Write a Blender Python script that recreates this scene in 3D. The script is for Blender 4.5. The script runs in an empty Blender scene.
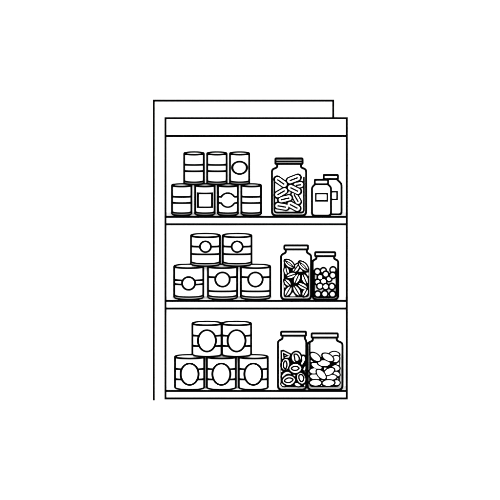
import bpy, math, random
from mathutils import Vector, noise
random.seed(7)
S = 0.005                      # metres per drawing unit
SP = 0.13; PIT = math.asin(SP); CP = math.cos(PIT)
V0 = 398.4                     # drawing height of the cabinet's lower front edge

scene = bpy.context.scene
col = scene.collection

def Zat(y, Y):                 # height (units) of a point drawn at y standing at depth Y
    return (V0 - y - Y * SP) / CP
def Xat(x): return x - 250.0

# ------------------------------------------------------------ materials
def mat(name, rgb, rough=0.6, var=0.02, scale=40.0, spec=0.2):
    m = bpy.data.materials.new(name); m.use_nodes = True
    nt = m.node_tree; b = nt.nodes['Principled BSDF']
    tc = nt.nodes.new('ShaderNodeTexCoord'); n = nt.nodes.new('ShaderNodeTexNoise')
    n.inputs['Scale'].default_value = scale; n.inputs['Detail'].default_value = 3
    r = nt.nodes.new('ShaderNodeValToRGB')
    r.color_ramp.elements[0].position = 0.3; r.color_ramp.elements[1].position = 0.7
    lo = [max(0, c * (1 - var)) for c in rgb]; hi = [min(1, c * (1 + var)) for c in rgb]
    r.color_ramp.elements[0].color = (*lo, 1); r.color_ramp.elements[1].color = (*hi, 1)
    nt.links.new(tc.outputs['Object'], n.inputs['Vector'])
    nt.links.new(n.outputs['Fac'], r.inputs['Fac']); nt.links.new(r.outputs['Color'], b.inputs['Base Color'])
    b.inputs['Roughness'].default_value = rough
    b.inputs['Specular IOR Level'].default_value = spec
    return m
M = {
 'white': mat('white_paint', (0.88, 0.88, 0.88)),
 'wall': mat('white_wall', (0.88, 0.88, 0.88), 0.9, 0.01, 3.0, 0.1),
 'black': mat('black_ink', (0.0004, 0.0004, 0.0004), 1.0, 0.1, 40, 0.0),
 'grey': mat('mid_grey_metal', (0.105, 0.105, 0.105), 0.8, 0.02, 40, 0.0),
 'lidgrey': mat('grey_lid_paint', (0.12, 0.12, 0.12), 0.8, 0.02, 40, 0.0),
 'lightgrey': mat('light_grey_paint', (0.27, 0.27, 0.27), 0.8, 0.02, 40, 0.0),
}
g = bpy.data.materials.new('clear_glass'); g.use_nodes = True
nt = g.node_tree; nt.nodes.clear()
o_ = nt.nodes.new('ShaderNodeOutputMaterial'); tr = nt.nodes.new('ShaderNodeBsdfTransparent')
tr.inputs['Color'].default_value = (0.998, 0.998, 0.998, 1)
nt.links.new(tr.outputs[0], o_.inputs['Surface'])
M['glass'] = g

# ------------------------------------------------------------ mesh helper
class MB:
    def __init__(s): s.v = []; s.f = []; s.m = []; s.mats = []
    def mi(s, m):
        if m not in s.mats: s.mats.append(m)
        return s.mats.index(m)
    def add(s, vs, fs, m):
        o = len(s.v); k = s.mi(m); s.v += [tuple(v) for v in vs]
        for f in fs: s.f.append([i + o for i in f]); s.m.append(k)
    def box(s, x0, x1, y0, y1, z0, z1, m, bev=0.0):
        vs = [(x, y, z) for x in (x0, x1) for y in (y0, y1) for z in (z0, z1)]
        s.add(vs, [(0,1,3,2),(4,6,7,5),(0,4,5,1),(2,3,7,6),(0,2,6,4),(1,5,7,3)], m)
    def slope(s, x0, x1, y0, y1, z0, z1, z2, m):
        """box whose top falls from z1 at the front to z2 at the back"""
        vs = [(x, y, z) for x in (x0, x1) for y in (y0, y1) for z in (z0, z1 if y == y0 else z2)]
        s.add(vs, [(0,1,3,2),(4,6,7,5),(0,4,5,1),(2,3,7,6),(0,2,6,4),(1,5,7,3)], m)
    def prism(s, poly, y0, y1, m):
        """poly: list of (x,z) ; front at y0, back at y1"""
        n = len(poly); vs = [(x, y0, z) for x, z in poly] + [(x, y1, z) for x, z in poly]
        fs = [list(range(n)), list(range(2*n-1, n-1, -1))]
        fs += [(i, i+n, (i+1) % n + n, (i+1) % n) for i in range(n)]
        s.add(vs, fs, m)
    def dome(s, poly, y, dep, m):
        """solid lens of outline poly, bulging dep to the front and the back of plane y"""
        n = len(poly); cx = sum(p[0] for p in poly)/n; cz = sum(p[1] for p in poly)/n
        vs = []; fs = []
        lev = [(1, 0), (0.86, 0.62), (0.55, 0.9)]
        for sg in (-1, 1):
            b = len(vs)
            for sc, d in lev:
                vs += [(cx + (x-cx)*sc, y + sg*dep*d, cz + (z-cz)*sc) for x, z in poly]
            vs.append((cx, y + sg*dep, cz)); c = len(vs)-1
            for l in range(2):
                for i in range(n):
                    j = (i+1) % n; q = [b+l*n+i, b+l*n+j, b+(l+1)*n+j, b+(l+1)*n+i]
                    fs.append(q if sg < 0 else q[::-1])
            for i in range(n):
                j = (i+1) % n; q = [b+2*n+i, b+2*n+j, c]; fs.append(q if sg < 0 else q[::-1])
        s.add(vs, fs, m)
    def stroke(s, pts, w, mp, m, closed=False, t0=0.0, t1=0.6, cap=0.0):
        """ribbon of width w along 2D pts; mp(x,z,off)->3D, off = height above the surface"""
        n = len(pts); L = []; R = []
        for i in range(n):
            p = Vector(pts[i])
            a = Vector(pts[i-1]) if (i > 0 or closed) else None
            b = Vector(pts[(i+1) % n]) if (i < n-1 or closed) else None
            d1 = (p-a).normalized() if a is not None else None
            d2 = (b-p).normalized() if b is not None else None
            if d1 is None: d1 = d2; p = p - d2*cap
            if d2 is None: d2 = d1; p = p + d1*cap
            n1 = Vector((-d1.y, d1.x)); n2 = Vector((-d2.y, d2.x)); mm = n1+n2
            if mm.length < 1e-4: mm = n1.copy()
            mm.normalize(); k = 1/max(0.45, mm.dot(n1))
            L.append(p + mm*(w/2*k)); R.append(p - mm*(w/2*k))
        vs = []
        for l, r in zip(L, R):
            vs += [mp(l.x, l.y, t0), mp(r.x, r.y, t0), mp(r.x, r.y, t1), mp(l.x, l.y, t1)]
        fs = []
        for i in range(n if closed else n-1):
            a = i*4; b = ((i+1) % n)*4
            for q in range(4): fs.append((a+q, a+(q+1) % 4, b+(q+1) % 4, b+q))
        if not closed: fs += [(3,2,1,0), ((n-1)*4, (n-1)*4+1, (n-1)*4+2, (n-1)*4+3)]
        s.add(vs, fs, m)
    def lathe(s, cx, cy, prof, m, n=64, closed=False):
        vs = []; fs = []
        for r, z in prof:
            for i in range(n):
                a = 2*math.pi*i/n; vs.append((cx + r*math.cos(a), cy + r*math.sin(a), z))
        k = len(prof)
        for l in range(k if closed else k-1):
            for i in range(n):
                j = (i+1) % n; l2 = (l+1) % k
                fs.append((l*n+i, l*n+j, l2*n+j, l2*n+i))
        if not closed:
            if prof[0][0] > 0: fs.append(list(range(n))[::-1])
            if prof[-1][0] > 0: fs.append([(k-1)*n+i for i in range(n)])
        s.add(vs, fs, m)
    def torus(s, cx, cy, z, R, r, m):
        s.lathe(cx, cy, [(R + r*math.cos(a), z + r*math.sin(a)) for a in [2*math.pi*q/10 for q in range(10)]], m, 72, True)
    def rod(s, x, y, z0, z1, r, m, n=12):
        s.lathe(x, y, [(r, z0), (r, z1)], m, n)
    def sphere(s, c, r, m, n=24):
        vs = []; fs = []; h = n//2
        for j in range(1, h):
            t = math.pi*j/h
            for i in range(n):
                a = 2*math.pi*i/n; vs.append((c[0]+r*math.sin(t)*math.cos(a), c[1]+r*math.sin(t)*math.sin(a), c[2]+r*math.cos(t)))
        for j in range(h-2):
            for i in range(n):
                k = (i+1) % n; fs.append((j*n+i, (j+1)*n+i, (j+1)*n+k, j*n+k))
        fs.append(list(range(n))); fs.append([(h-2)*n+i for i in range(n)][::-1])
        s.add(vs, fs, m)
    def build(s, name, origin=(0,0,0), parent=None, smooth=False):
        me = bpy.data.meshes.new(name)
        me.from_pydata([((v[0]-origin[0])*S, (v[1]-origin[1])*S, (v[2]-origin[2])*S) for v in s.v], [], s.f)
        for m in s.mats: me.materials.append(M[m])
        for p, k in zip(me.polygons, s.m): p.material_index = k
        me.validate(); me.update()
        import bmesh
        bm = bmesh.new(); bm.from_mesh(me); bmesh.ops.recalc_face_normals(bm, faces=bm.faces); bm.to_mesh(me); bm.free()
        if smooth:
            me.shade_smooth()
            try: me.set_sharp_from_angle(angle=math.radians(40))
            except Exception: pass
        o = bpy.data.objects.new(name, me); col.objects.link(o)
        if parent: o.parent = parent
        else: o.location = [c*S for c in origin]
        return o

def tag(o, label, cat, group=None, kind=None):
    o['label'] = label; o['category'] = cat
    if group: o['group'] = group
    if kind: o['kind'] = kind
def thing(name, org, label, cat, group=None):
    e = bpy.data.objects.new(name, None); col.objects.link(e); e.empty_display_size = 0.03
    e.location = [c*S for c in org]; tag(e, label, cat, group); return e

def plane_map(Yp):                          # flat front at depth Yp, height above surface goes towards the viewer
    return lambda x, z, off: (x, Yp - off, z)
def P(pts, Y): return [(Xat(x), Zat(y, Y)) for x, y in pts]
def ell(cx, cy, rx, ry, ang=0, n=36, tip=0.0):
    """ellipse in drawing coordinates, tip > 0 sharpens its two long ends"""
    out = []; a = math.radians(ang)
    for i in range(n):
        t = 2*math.pi*i/n; u = rx*math.cos(t)*(1 + tip*abs(math.cos(t))**6); v = ry*math.sin(t)*(1 - tip*abs(math.cos(t))**2)
        out.append((cx + u*math.cos(a) - v*math.sin(a), cy + u*math.sin(a) + v*math.cos(a)))
    return out
def stadium(cx, cy, hl, hw, ang, n=8):
    a = math.radians(ang); out = []
    for sg in (1, -1):
        for i in range(n+1):
            t = -math.pi/2 + math.pi*i/n
            u = sg*((hl-hw) + hw*math.cos(t)); v = sg*hw*math.sin(t)
            out.append((cx + u*math.cos(a) - v*math.sin(a), cy + u*math.sin(a) + v*math.cos(a)))
    return out
def rounded(pts, rad, closed=False, seg=6):
    """round each corner of a polyline; rad = list of radii"""
    n = len(pts); out = []
    for i in range(n):
        r = rad[i]
        if (not closed and i in (0, n-1)) or r <= 0: out.append(pts[i]); continue
        p = Vector(pts[i]); a = Vector(pts[i-1]) - p; b = Vector(pts[(i+1) % n]) - p
        r = min(r, a.length*0.49, b.length*0.49); A = p + a.normalized()*r; B = p + b.normalized()*r
        for k in range(seg+1):
            t = k/seg; q = A*(1-t)**2 + p*2*t*(1-t) + B*t*t; out.append((q.x, q.y))
    return out

LW = 2.2
# ------------------------------------------------------------ setting
mb = MB(); mb.box(-1400, 1400, 42, 60, -900, 1100, 'wall'); w_ = mb.build('wall')
w_['kind'] = 'structure'

# ------------------------------------------------------------ cabinet
XL, XR = Xat(165.45), Xat(346.75); D = 36.0
cab = thing('shelf_cabinet', (0, 0, 0), 'tall white open cabinet with three shelves and a taller board behind it', 'cabinet')
ztop = Zat(118.2, 0); SLOPE = 0.135
def strip(name, parent, segs, Yf=0.0, t1=0.5, w=LW):
    m = MB()
    for pts in segs: m.stroke(pts, w, plane_map(Yf), 'black', t0=0.0, t1=t1, cap=w/2)
    return m.build(name, parent=parent)
for x in (XL, XR):
    m = MB(); m.slope(x-0.75, x+0.75, 0, D, 0.8, ztop-0.3, ztop-0.3-D*SLOPE, 'white'); sp = m.build('side_panel', parent=cab)
    strip('edge_strip', sp, [[(x, 0.0), (x, ztop)]], t1=0.6)
m = MB(); m.slope(XL+0.76, XR-0.76, 0, D, Zat(136, 0), ztop-0.4, ztop-0.4-D*SLOPE, 'white'); top = m.build('header_board', parent=cab)
strip('edge_strip', top, [[(XL, ztop), (XR, ztop)], [(XL, Zat(136, 0)), (XR, Zat(136, 0))]])
shelf_top = []
for ya, yb in ((216.75, 224.2), (300.75, 308.4), (390.95, 398.4)):
    za, zb = Zat(ya, 0), Zat(yb, 0)
    m = MB(); m.box(XL+0.77, XR-0.77, 0, D, zb+0.1, za+0.2, 'white'); sh = m.build('shelf', parent=cab)
    strip('edge_strip', sh, [[(XL, za-0.05), (XR, za-0.05)], [(XL, zb), (XR, zb)]])
    shelf_top.append(za+0.2)
# taller board behind, set off to the left and reaching above the cabinet
YB = D + 0.3
bx0, bx1, bz0, bz1 = Xat(153.75), Xat(333.2), Zat(399.4, YB), Zat(100.6, YB)
m = MB(); m.box(bx0, bx1, YB, 42, bz0, bz1, 'white'); bb = m.build('back_board', parent=cab)
strip('edge_strip', bb, [[(bx0, bz0), (bx0, bz1), (bx1, bz1), (bx1, Zat(120, YB))]], Yf=YB, t1=0.4, w=2.2)
m = MB(); m.box(XL+0.77, XR-0.77, D-1.2, D, shelf_top[2]-2, ztop-8, 'white'); m.build('back_panel', parent=cab)

# ------------------------------------------------------------ cans
def make_can(x0, x1, ytop, zbase, Yc, label, group, design, style, name='food_can', rot=0):
    cx = Xat((x0+x1)/2); r = (x1-x0)/2
    zr = Zat(ytop, Yc)                       # centre of the top rim
    e = thing(name, (cx, Yc, zbase), label, 'can', group)
    org = (cx, Yc, zbase); tw = 1.05; ro = r; r = ro-0.95
    zt = zr-0.6; ch = 1.5 if style != 'plain' else 1.1
    m = MB()
    band = 2.9 if style != 'plain' else 0
    m.lathe(cx, Yc, [(r-1.6, zbase+0.02), (r-0.9, zbase+0.35), (r-0.1, zbase+ch), (r, zbase+ch+0.6), (r, zt)], 'white')
    m.build('body', org, e, True)
    # recessed lid inside the rim
    m = MB(); m.lathe(cx, Yc, [(r-0.1, zt+0.02), (r-0.35, zt+0.3), (r-1.2, zt+0.2), (r-1.5, zt+0.05), (0.01, zt+0.05)], 'white'); m.build('lid', org, e, True)
    m = MB(); m.torus(cx, Yc, zr+0.1, ro, tw, 'black'); m.build('top_rim', org, e, True)
    m = MB()
    m.torus(cx, Yc, zbase+0.8, ro-0.8, 0.9, 'black')
    m.build('base_rim', org, e, True)
    if band:
        m = MB(); m.torus(cx, Yc, zbase+band+0.35, ro-0.55, 0.85, 'black'); m.build('base_bead', org, e, True)
        m = MB(); m.lathe(cx, Yc, [(r-0.5, zbase+0.9), (r+0.32, zbase+ch), (r+0.34, zbase+band+0.2)], style); m.build('base_band', org, e, True)
    for sg in (-1, 1):
        m = MB(); m.rod(cx+sg*ro, Yc, zbase+1.0, zr+0.1, 1.05, 'black'); m.build('side_seam', org, e, True)
    # printed lines, arched a little as on the drawn labels
    comp = 0.62
    def mp(x, z, off):
        dx = max(-r*0.999, min(r*0.999, x-cx)); yy = -math.sqrt(r*r - dx*dx)
        R = (r+off)/r
        return (cx+dx*R, Yc + yy*R, z + comp*(-yy)*SP/CP)
    def D2(pts):                             # image -> (x, z) at axis depth, centred on the label's own middle
        return [(Xat(x), (V0 - y - Yc*SP)/CP + (1-comp)*r*SP*0.55) for x, y in pts]
    def line(y, xa, xb, w=2.1):
        k = 48; pts = [(xa+(xb-xa)*i/k, y) for i in range(k+1)]
        m.stroke(D2(pts), w, mp, 'black', t1=0.3)
    for d in design:
        m = MB(); kind = d[0]
        if kind == 'band':                   # full line
            line(d[1], x0+0.85, x1-0.85); m.build('label_line', org, e)
        elif kind == 'split':                # line broken by the emblem
            _, y, a, b = d; line(y, x0+0.85, a-0.3); m.build('label_line', org, e); m = MB(); line(y, b+0.3, x1-0.85); m.build('label_line', org, e)
        elif kind == 'ring':
            _, ex, ey, rx, ry = d; m.stroke(D2(ell(ex, ey, rx, ry, 0, 48)), 2.1, mp, 'black', closed=True, t1=0.4); m.build('label_emblem', org, e)
        elif kind == 'square':
            _, a, b, c, f = d; pts = []
            cor = [(a, c), (b, c), (b, f), (a, f)]
            for i in range(4):
                p, q = cor[i], cor[(i+1) % 4]
                for k in range(8): pts.append((p[0]+(q[0]-p[0])*k/8, p[1]+(q[1]-p[1])*k/8))
            m.stroke(D2(pts), 1.95, mp, 'black', closed=True, t1=0.4); m.build('label_emblem', org, e)
        elif kind == 'wave':                 # band line that bows round a medallion
            _, y, ex, ey, rr, sg = d
            dy = abs(y-ey); dx = math.sqrt(rr*rr-dy*dy); t0 = math.atan2(dy, dx)
            pts = [(x0+0.85+(ex-dx-0.6-x0-0.25)*i/4, y) for i in range(5)]
            for i in range(1, 16):
                t = math.pi - t0 - (math.pi-2*t0)*i/16; pts.append((ex+rr*math.cos(t), ey - sg*rr*math.sin(t)))
            pts += [(ex+dx+0.6+(x1-0.85-ex-dx-0.6)*i/4, y) for i in range(5)]
            m.stroke(D2(pts), 1.95, mp, 'black', t1=0.3); m.build('label_line', org, e)
    return e, zr + 0.9

G1 = 'small cans stacked on the top shelf'
r1 = 9.75; Y1 = 1.4 + r1
ends = []
for a, b, lab, des in (
    (172.0, 191.4, 'small two-line can at the left end of the bottom row on the top shelf', [('band', 196.7), ('band', 202.9)]),
    (195.2, 214.6, 'small can with a square label in the bottom row on the top shelf', [('square', 198.0, 211.8, 193.2, 207.1)]),
    (217.95, 237.8, 'small can with a medallion bulging from its label band, bottom row, top shelf', [('wave', 196.8, 227.8, 199.9, 7.05, 1), ('wave', 203.0, 227.8, 199.9, 7.05, -1)]),
    (241.4, 261.0, 'small two-line can at the right end of the bottom row on the top shelf', [('band', 196.7), ('band', 202.9)])):
    e, zt = make_can(a, b, 185.4, shelf_top[0], Y1, lab, G1, des, 'grey')
for a, b, lab, des in (
    (184.2, 203.8, 'small two-line can at the left of the upper row on the top shelf', [('band', 164.8), ('band', 171.1)]),
    (207.2, 226.6, 'small two-line can in the middle of the upper row of three', [('band', 164.8), ('band', 171.1)]),
    (230.0, 249.2, 'small can with a large empty circle on its front, upper row, top shelf', [('ring', 239.6, 167.6, 7.1, 6.2)])):
    make_can(a, b, 153.55, zt, Y1+3, lab, G1, des, 'grey')
G2 = 'wide cans stacked on the middle shelf'
Y2 = 1.4 + 14.7
for a, b, lab, des in (
    (174.2, 203.3, 'wide can with a close double band through a ring, bottom left of the middle shelf', [('ring', 188.6, 283.1, 6.4, 6.4), ('split', 280.2, 174, 182.4), ('split', 284.3, 174, 182.4)]),
    (208.0, 237.1, 'wide can with a ring emblem between its two neighbours in the middle shelf bottom row', [('ring', 222.5, 279.2, 7.1, 7.1), ('split', 277.1, 0, 0), ('band', 291.1)]),
    (240.9, 270.2, 'wide can with a ring emblem at the right end of the middle shelf bottom row', [('ring', 255.4, 279.2, 7.1, 7.1), ('split', 277.1, 0, 0), ('band', 291.1)])):
    dd = []
    rg = des[0]
    for d in des:
        if d[0] == 'split':
            dx = math.sqrt(rg[3]**2 - (d[1]-rg[2])**2) ; dd.append(('split', d[1], rg[1]-dx, rg[1]+dx))
        else: dd.append(d)
    e, zt = make_can(a, b, 266.4, shelf_top[1], Y2, lab, G2, dd, 'lightgrey')
for a, b, lab in ((191.0, 219.9, 'wide can with a small ring on its band, upper left on the middle shelf'),
                  (222.8, 251.5, 'wide can with a small ring on its band, upper right on the middle shelf')):
    c = (a+b)/2
    make_can(a, b, 235.6, zt, Y2+3, lab, G2, [('ring', c, 246.4, 5.4, 5.4), ('split', 246.5, c-5.4, c+5.4), ('band', 254.1)], 'lightgrey')
G3 = 'oval-label cans stacked on the bottom shelf'
def oval(c, cy, ya, yb):
    out = [('ring', c, cy, 8.8, 10.7)]
    for y in (ya, yb):
        dx = 8.8*math.sqrt(1-((y-cy)/10.7)**2); out.append(('split', y, c-dx, c+dx))
    return out
for a, b, lab in ((175.0, 204.2, 'wide can with a tall oval label, left end of the bottom shelf lower row'),
                  (206.9, 235.8, 'wide can with a tall oval label, middle of the bottom shelf lower row'),
                  (238.8, 267.8, 'wide can with a tall oval label, right end of the bottom shelf lower row')):
    e, zt = make_can(a, b, 356.8, shelf_top[2], Y2, lab, G3, oval((a+b)/2, 373.9, 369.1, 379.4), 'plain')
for a, b, lab in ((192.4, 221.5, 'wide can with a tall oval label, upper left on the bottom shelf'),
                  (222.0, 251.1, 'wide can with a tall oval label, upper right on the bottom shelf')):
    make_can(a, b, 323.5, zt, Y2+3, lab, G3, oval((a+b)/2, 340.5, 335.7, 346.0), 'plain')

# ------------------------------------------------------------ jars
def make_jar(name, label, cat, group, body, rad, lid, Yf, Yb, zs, glass=True, lidmid=None, lidfill=None, inner=None, innerrad=None, extra=None):
    """body: open outline in drawing coordinates, from the left of the neck round to the right of the neck"""
    cx = Xat((lid[0]+lid[1])/2); org = (cx, (Yf+Yb)/2, zs)
    e = thing(name, org, label, cat, group)
    path = rounded(body, rad)
    pts = P(path, Yf)
    zlow = min(z for x, z in pts); pts = [(x, z + (zs+0.8-zlow)*max(0, 1-(z-zlow)/8)) for x, z in pts]   # rests on the shelf
    m = MB(); m.prism(pts, Yf, Yb, 'glass' if glass else 'white'); m.build('glass_body' if glass else 'body', org, e)
    m = MB(); m.stroke(pts, LW+0.05, plane_map(Yf), 'black', t0=-0.3, t1=0.45, cap=0.3); m.build('body_outline', org, e)
    ly = (Yf+0.3, Yb-0.3)
    lp = P(rounded([(lid[0], lid[2]), (lid[1], lid[2]), (lid[1], lid[3]), (lid[0], lid[3])], [0.8]*4, True, 3), Yf)
    m = MB(); m.prism(lp, ly[0]-0.3, ly[1], 'white'); lo = m.build('lid', org, e)
    m = MB(); m.stroke(lp, LW, plane_map(Yf), 'black', closed=True, t0=-0.3, t1=0.6)
    if lidmid: m.stroke(P([(lid[0], lidmid), (lid[1], lidmid)], Yf), 1.5, plane_map(Yf), 'black', t0=-0.3, t1=0.55)
    m.build('lid_outline', org, lo)
    if lidfill:
        for ya, yb, mm in lidfill:
            m = MB(); m.box(Xat(lid[0]), Xat(lid[1]), Yf-0.25, Yf+0.1, Zat(yb, Yf), Zat(ya, Yf), mm); m.build('lid_band', org, lo)
    if inner:
        ip = P(rounded(inner, innerrad), Yf+2)
        m = MB(); m.stroke(ip, 1.75, plane_map(Yf+2), 'black', t0=-2.0, t1=0.3, cap=0.5); m.build('inner_outline', org, e)
    if extra: extra(e, org)
    return e

def body_path(nl, nr, yl, ys, L, R, ybot, yside):
    return [(nl, yl), (nl, ys), (L, yside-2.2), (L, yside+2), (L, ybot), (R, ybot), (R, yside+2), (R, yside-2.2), (nr, ys), (nr, yl)]
RAD = [0, 2.2, 2.6, 1.0, 4.6, 4.6, 1.0, 2.6, 2.2, 0]

def piece(name, label, cat, group, poly, Y, dep=0.7, ow=1.5, marks=(), mw=0.8, closedmarks=()):
    """one loose piece of the jar's contents: a domed white solid with a black rim and black marks"""
    pp = P(poly, Y); n = len(pp); cx = sum(p[0] for p in pp)/n; cz = sum(p[1] for p in pp)/n
    m = MB(); m.dome(pp, Y, dep, 'white')
    out = [(x, z) for x, z in pp]
    m.stroke(out, ow, plane_map(Y), 'black', closed=True, t0=-0.5, t1=0.35)
    for q in marks: m.stroke(P(q, Y), mw, plane_map(Y), 'black', t0=0.0, t1=dep+0.1, cap=0.1)
    for q in closedmarks: m.stroke(P(q, Y), mw, plane_map(Y), 'black', closed=True, t0=0.0, t1=dep+0.1)
    o = m.build(name, (cx, Y, cz)); tag(o, label, cat, group); return o

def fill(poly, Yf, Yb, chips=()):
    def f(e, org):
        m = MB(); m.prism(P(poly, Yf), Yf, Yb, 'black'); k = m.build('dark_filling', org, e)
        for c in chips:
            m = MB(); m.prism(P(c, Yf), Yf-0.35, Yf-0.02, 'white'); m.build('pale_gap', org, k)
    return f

# --- capsule jar, top shelf
JF = 1.6
make_jar('storage_jar', 'large clear jar of capsules with a grey ridged lid on the top shelf', 'jar', None,
         body_path(277.2, 300.9, 164.4, 167.3, 271.95, 306.2, 215.5, 171.8), RAD, (275.4, 302.6, 158.4, 163.9), JF, 27, shelf_top[0],
         lidmid=161.6, lidfill=[(159.0, 161.4, 'lidgrey'), (161.7, 163.5, 'lightgrey')],
         inner=[(274.35, 177.6), (274.35, 212.7), (303.9, 212.7), (303.9, 177.3)], innerrad=[0, 3, 3, 0])
caps = [(280.8, 181.9, 6.9, 2.45, 35, 0, 'leaning against the upper left wall'), (293.7, 179.1, 7.0, 2.45, -21, 0, 'topmost on the right of the pile'),
        (298.4, 185.0, 4.9, 2.2, -10, 3, 'half hidden under the topmost one on the right'), (294.2, 189.4, 6.9, 2.4, 26, 0, 'sloping down in the upper middle'),
        (281.1, 192.7, 6.8, 2.35, -30, 0, 'sloping up by the left wall at mid height'), (285.1, 198.8, 6.8, 2.3, -13, 1, 'nearly level in the centre of the jar'),
        (281.8, 206.4, 6.8, 2.3, 10, 0, 'lying at the lower left near the bottom'), (293.7, 206.3, 6.9, 2.35, 28, 0, 'sloping down at the lower right near the bottom'),
        (296.1, 198.0, 6.6, 2.2, 60, 2, 'standing steeply at the right of centre')]
for x, y, hl, hw, a, ly, w in caps:
    ca, sa = math.cos(math.radians(a)), math.sin(math.radians(a)); k = hl-hw-0.1
    piece('capsule', 'white capsule in top shelf jar, ' + w, 'capsule', 'capsules in the top shelf jar',
          stadium(x, y, hl+0.55, hw+0.55, a), 5.5+ly*1.1, 0.6, 2.2, marks=[[(x-k*ca, y-k*sa), (x+k*ca, y+k*sa)]], mw=1.75)

# --- seed jar, middle shelf
make_jar('storage_jar', 'large clear jar of striped seeds on the middle shelf', 'jar', None,
         body_path(285.8, 306.9, 249.6, 252.6, 281.1, 311.1, 299.6, 257.2), RAD, (284.3, 308.0, 245.4, 249.3), JF, 25, shelf_top[1],
         extra=fill(rounded([(283.6, 264), (287, 262), (294, 266.5), (299, 263), (305, 264.5), (309.2, 269), (309.2, 297.2), (283.6, 297.2)], [0,0,0,0,0,0,3.4,3.4], True), 9.5, 13,
                    chips=[[(290.0, 296.2), (295.6, 296.2), (292.8, 292.4)], [(298.6, 271.6), (302.4, 271.4), (300.4, 268.6)], [(306.2, 273.0), (308.4, 272.6), (308.2, 276.0)],
                           [(284.2, 287.2), (285.6, 287.2), (284.6, 285)]]))
seeds = [(289.4, 263.8, 5.6, 2.75, 38, 0, 2, 'topmost on the left'), (286.7, 271.2, 4.3, 2.1, 76, 1, 1, 'upright by the upper left wall'),
         (296.0, 268.0, 5.0, 2.3, -56, 1, 1, 'leaning up to the right in the upper middle'), (303.4, 266.1, 6.0, 2.9, 45, 0, 2, 'topmost on the right'),
         (291.2, 275.4, 5.0, 2.2, -19, 0, 1, 'nearly level left of centre'), (287.5, 282.6, 4.2, 2.2, 46, 2, 1, 'small one by the left wall'),
         (296.9, 278.7, 5.2, 2.5, -66, 0, 1, 'upright in the centre'), (304.9, 279.0, 5.3, 2.5, 67, 1, 1, 'upright by the right wall'),
         (302.6, 286.3, 5.3, 2.3, 28, 0, 1, 'sloping down at the lower right'), (288.2, 291.1, 5.5, 2.6, -60, 0, 1, 'leaning at the bottom left'),
         (296.9, 290.6, 5.7, 2.6, 59, 1, 1, 'leaning at the bottom centre'), (305.2, 292.6, 4.2, 2.3, -62, 0, 1, 'in the bottom right corner')]
for x, y, hl, hw, a, ly, ns, w in seeds:
    ca, sa = math.cos(math.radians(a)), math.sin(math.radians(a)); mk = []
    for q in ([0] if ns == 1 else [-0.2, 0.2]):
        l = []
        for i in range(-4, 5):
            u = hl*0.95*i/4; v = q*hw*2*0.5*(1.7 if ns == 2 else 1)*math.cos(math.pi/2*abs(i)/4.2)
            if ns == 1: v = 0
            l.append((x+u*ca-v*sa, y+u*sa+v*ca))
        mk.append(l)
    piece('striped_seed', 'striped seed in middle shelf jar, ' + w, 'seed', 'striped seeds in the middle shelf jar',
          ell(x, y, hl+0.35, hw+0.6, a, 30, 0.06), 5.2+ly*1.2, 0.5, 1.6, marks=mk, mw=1.5 if ns == 1 else 1.25)

# --- round ball jar, middle shelf
make_jar('storage_jar', 'small clear jar of round balls beside the seed jar on the middle shelf', 'jar', None,
         body_path(316.4, 334.1, 256.2, 258.8, 312.6, 338.15, 299.7, 262.8), RAD, (315.1, 335.2, 252.2, 256.1), JF+0.3, 22, shelf_top[1],
         inner=[(314.1, 271.4), (314.1, 297.2), (336.4, 297.2), (336.4, 271.0)], innerrad=[0, 3, 3, 0])
balls = [(317.4, 271.5, 2.3, 0, 'at the top left'), (323.4, 270.6, 2.3, 2, 'at the top centre behind another'), (333.0, 269.8, 2.4, 2, 'topmost on the right'),
         (325.7, 274.1, 2.3, 0, 'second from the top in the middle'), (332.7, 275.2, 2.4, 0, 'under the topmost right one'), (320.2, 277.0, 2.2, 1, 'left of centre in the upper half'),
         (329.1, 278.6, 2.2, 1, 'right of centre at mid height'), (317.6, 282.0, 2.2, 1, 'by the left wall at mid height'), (323.6, 281.3, 2.5, 1, 'in the very centre'),
         (319.9, 286.0, 2.4, 0, 'left one of the second row from the bottom'), (325.7, 286.5, 2.4, 0, 'middle one of the second row from the bottom'),
         (331.9, 286.4, 2.4, 0, 'right one of the second row from the bottom'), (317.8, 294.0, 2.4, 0, 'bottom row left'), (324.8, 293.8, 2.4, 0, 'bottom row middle'), (332.5, 294.1, 2.4, 0, 'bottom row right')]
for x, y, r, ly, w in balls:
    Y = 5.6+ly*1.3; c = (Xat(x), Y, Zat(y, Y)); m = MB()
    m.sphere(c, r+0.2, 'white')
    m.stroke([(c[0]+(r+0.5)*math.cos(t), c[2]+(r+0.5)*math.sin(t)) for t in [2*math.pi*i/32 for i in range(32)]], 2.2, plane_map(Y), 'black', closed=True, t0=-0.5, t1=1.3)
    o = m.build('round_ball', c, smooth=True); tag(o, 'round white ball in small jar, ' + w, 'ball', 'round balls in the small jar')

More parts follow.
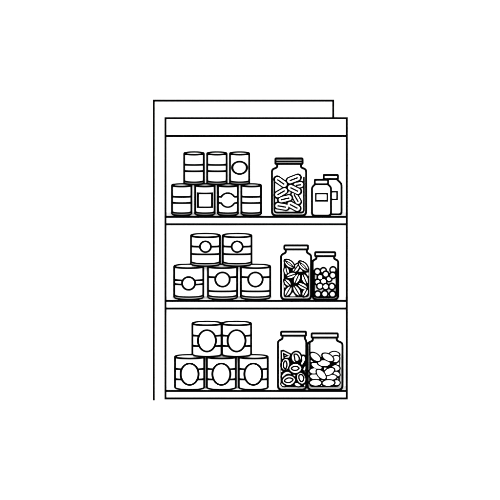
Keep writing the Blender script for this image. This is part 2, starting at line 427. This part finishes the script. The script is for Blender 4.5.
# --- walnut jar, bottom shelf
make_jar('storage_jar', 'clear jar of shelled nuts on the bottom shelf, next to the cans', 'jar', None,
         body_path(282.5, 304.9, 336.0, 338.8, 277.9, 306.3, 389.9, 343.3), RAD, (281.1, 306.0, 331.7, 335.6), JF, 25, shelf_top[2],
         extra=fill(rounded([(280.5, 352), (284, 350.5), (291, 355), (297, 356), (303, 357.5), (305.8, 359.0), (305.8, 387.0), (280.5, 387.0)], [0,0,0,0,0,0,3,3.4], True), 10.5, 14,
                    chips=[ell(305.0, 385.3, 1.0, 0.8, 0, 10), ell(294.3, 375.4, 1.0, 0.7, 30, 10), ell(281.6, 371.2, 0.7, 0.6, 0, 8), ell(289.7, 362.5, 1.1, .6, 40, 8), ell(305.0, 371.3, 0.5, 0.9, 0, 8)]))
def nut(poly, Y, w, rings=(), lines=()):
    piece('shelled_nut', 'shelled nut in bottom shelf jar, ' + w, 'nut', 'shelled nuts in the bottom shelf jar', poly, Y, 0.5, 1.9, marks=lines, closedmarks=rings, mw=1.75)
nut([(281.3, 351.0), (283.4, 350.6), (291.0, 354.4), (289.6, 358.0), (284.0, 358.2), (281.5, 359.6)], 7.0, 'wedge shaped one at the top left', rings=[[(283.7, 353.6), (287.6, 355.6), (284.0, 356.9)]])
nut(ell(296.3, 357.3, 5.2, 5.9, 0), 6.0, 'rounded one at the top centre', rings=[rounded([(293.9, 353.9), (297.2, 354.2), (299.4, 357.6), (299.0, 361.2), (295.2, 361.4)], [1.4]*5, True, 4)])
nut(ell(285.5, 364.4, 4.4, 6.3, 10), 7.2, 'upright one by the left wall', rings=[ell(285.2, 364.8, 1.7, 4.0, 2, 20)])
nut(rounded([(302.4, 355.2), (304.6, 355.4), (305.6, 359.2), (303.4, 363.4), (301.6, 366.2), (300.8, 364.2), (302.8, 360.2), (301.6, 357.2)], [0.8]*8, True, 3), 7.6, 'narrow bent one by the right wall')
nut(rounded([(303.0, 369.4), (305.4, 365.4), (305.7, 368.4), (304.4, 371.0)], [0.6]*4, True, 3), 8.6, 'small sliver by the right wall at mid height')
nut(ell(286.6, 376.2, 5.6, 4.8, -35), 8.2, 'curved one mostly hidden at the lower left', rings=[ell(288.0, 378.0, 4.0, 3.6, -35, 20)])
nut(ell(283.3, 384.6, 2.6, 1.5, 35, 16), 8.4, 'small piece in the bottom left corner')
nut(ell(297.6, 384.6, 3.6, 1.8, 14, 18), 8.4, 'flat piece at the bottom between two round ones')
nut(ell(295.4, 368.4, 6.3, 5.3, 0, tip=0.07), 5.2, 'round one in the centre', rings=[ell(295.2, 368.3, 3.5, 2.1, -3, 24, 0.1)])
nut(ell(288.8, 380.3, 6.5, 5.4, -6, tip=0.07), 5.8, 'round one at the bottom left', rings=[ell(288.7, 380.2, 3.9, 2.3, -10, 24, 0.12)])
nut(ell(301.2, 378.2, 4.7, 6.3, -20, tip=0.0), 6.2, 'upright one at the bottom right', rings=[rounded([(299.0, 374.8), (301.6, 374.2), (304.0, 377.2), (303.0, 381.2), (300.8, 381.8), (298.8, 378.4)], [1.2]*6, True, 4)])

# --- bean jar, bottom shelf
make_jar('storage_jar', 'clear jar of plain oval beans by the right side of the bottom shelf', 'jar', None,
         body_path(312.8, 336.8, 337.7, 340.6, 307.5, 342.5, 389.9, 345.3), RAD, (311.6, 337.8, 333.4, 337.5), JF-0.3, 25, shelf_top[2],
         inner=[(309.75, 342.9), (309.75, 355)], innerrad=[0, 0],
         extra=fill(rounded([(309.2, 353.5), (313, 353.5), (320, 356), (326, 354.5), (333, 353), (339.9, 354), (339.9, 387.0), (309.2, 387.0)], [0,0,0,0,0,0,3.6,3.4], True), 9.5, 13,
                    chips=[[(324.0, 367.6), (326.6, 367.8), (324.4, 370.0)], [(310.9, 360.2), (313.0, 361.6), (311.0, 362.6)], [(336.0, 364.4), (338.8, 362.4), (338.8, 364.6)],
                           ell(322.0, 380.6, 0.8, 0.6, 0, 8), ell(337.6, 379.0, 0.7, 0.6, 0, 8), ell(320.9, 356.2, 0.5, .5, 0, 8), ell(321.6, 385.2, 0.6, 0.6, 0, 8)]))
beans = [(315.4, 356.9, 5.6, 2.9, 36, 0, 'topmost on the left'), (327.9, 357.3, 5.9, 2.9, 28, 0, 'topmost in the middle'), (334.4, 354.6, 4.8, 2.6, 2, 2, 'topmost on the right'),
         (335.6, 359.0, 3.7, 2.9, -25, 1, 'tucked behind the topmost middle one'), (324.0, 363.2, 5.9, 2.8, 3, 0.5, 'level one in the upper centre'), (316.6, 365.9, 5.4, 2.3, 24, 1, 'sloping by the upper left wall'),
         (321.2, 374.4, 5.8, 2.9, 46, 0, 'steep one in the centre'), (329.1, 371.6, 5.4, 2.8, -27, 0.5, 'sloping up right of centre'), (335.7, 367.9, 3.7, 2.4, 8, 1, 'short one by the right wall'),
         (314.0, 370.9, 4.2, 2.4, -4, 1, 'short one by the left wall'), (315.0, 376.9, 5.0, 2.4, 10, 2, 'third from the bottom on the left'), (331.3, 377.3, 5.2, 2.3, -4, 1.6, 'just above the bottom row on the right'),
         (336.6, 374.0, 3.0, 1.9, 22, 2, 'smallest one by the right wall'), (315.6, 382.7, 5.7, 2.7, 1, 0, 'bottom row left'), (328.4, 382.9, 5.9, 2.7, -3, 0, 'bottom row middle'), (336.6, 382.7, 2.9, 2.3, 0, 1, 'in the bottom right corner')]
for x, y, hl, hw, a, ly, w in beans:
    piece('dried_bean', 'plain oval bean in bottom shelf jar, ' + w, 'bean', 'beans in the bottom shelf jar', ell(x, y, hl+0.3, hw+0.35, a, 30, 0.05), 5.2+ly*1.2, 0.6, 1.95)

# ------------------------------------------------------------ pill bottles
def lab(a, b, c, d, Yf):
    def f(e, org):
        m = MB(); pts = P([(a, c), (b, c), (b, d), (a, d)], Yf)
        m.prism(pts, Yf-0.15, Yf-0.02, 'white'); m.stroke(pts, 1.9, plane_map(Yf), 'black', closed=True, t0=-0.1, t1=0.4); m.build('label', org, e)
    return f
RB = [0, 1.6, 2.6, 0, 3.2, 3.2, 0, 2.6, 1.6, 0]
make_jar('pill_bottle', 'shorter white bottle standing in front with a rectangular label, top shelf', 'bottle', 'white bottles on the top shelf',
         [(315.2, 184.2), (314.6, 184.7), (312.0, 187.3), (312.0, 192), (312.0, 215.3), (331.0, 215.3), (331.0, 192), (331.0, 187.3), (328.3, 184.7), (327.7, 184.2)], RB,
         (314.8, 328.1, 179.7, 184.2), 1.6, 9.5, shelf_top[0], glass=False, extra=lab(315.8, 327.3, 193.6, 200.8, 1.6))
make_jar('pill_bottle', 'taller white bottle half hidden behind the shorter one, top shelf', 'bottle', 'white bottles on the top shelf',
         [(324.4, 179.1), (324.2, 179.6), (321.0, 183.4), (321.0, 188), (321.0, 215.2), (341.5, 215.2), (341.5, 188), (341.5, 183.8), (337.2, 179.6), (336.6, 179.1)], RB,
         (323.7, 337.9, 174.9, 179.1), 10.5, 18.5, shelf_top[0], glass=False, extra=lab(325.0, 337.1, 191.7, 199.4, 10.5))

# ------------------------------------------------------------ camera
cam = bpy.data.cameras.new('camera'); co = bpy.data.objects.new('camera', cam); col.objects.link(co)
cam.type = 'ORTHO'; cam.ortho_scale = 500*S; cam.clip_end = 100
tgt = Vector((0, 0, Zat(250, 0)))
co.location = (tgt - Vector((0, CP, -SP))*1200)*S
co.rotation_euler = (math.pi/2 - PIT, 0, 0)
scene.camera = co

# ------------------------------------------------------------ light
w = bpy.data.worlds.new('World'); scene.world = w; w.use_nodes = True
w.node_tree.nodes['Background'].inputs['Color'].default_value = (1, 1, 1, 1)
w.node_tree.nodes['Background'].inputs['Strength'].default_value = 0.8
def area(name, loc, size, power):
    l = bpy.data.lights.new(name, 'AREA'); l.shape = 'SQUARE'; l.size = size; l.energy = power
    o = bpy.data.objects.new(name, l); col.objects.link(o); o.location = loc
    o.rotation_euler = (Vector((0, 0, 0.75)) - Vector(loc)).to_track_quat('-Z', 'Y').to_euler()
area('softbox', (0.1, -11.8, 3.0), 2.2, 1300)
scene.view_settings.view_transform = 'Standard'; scene.view_settings.look = 'None'
scene.view_settings.exposure = 1.0; scene.view_settings.gamma = 1
scene.render.engine = 'CYCLES'
scene.cycles.max_bounces = 12; scene.cycles.transparent_max_bounces = 24
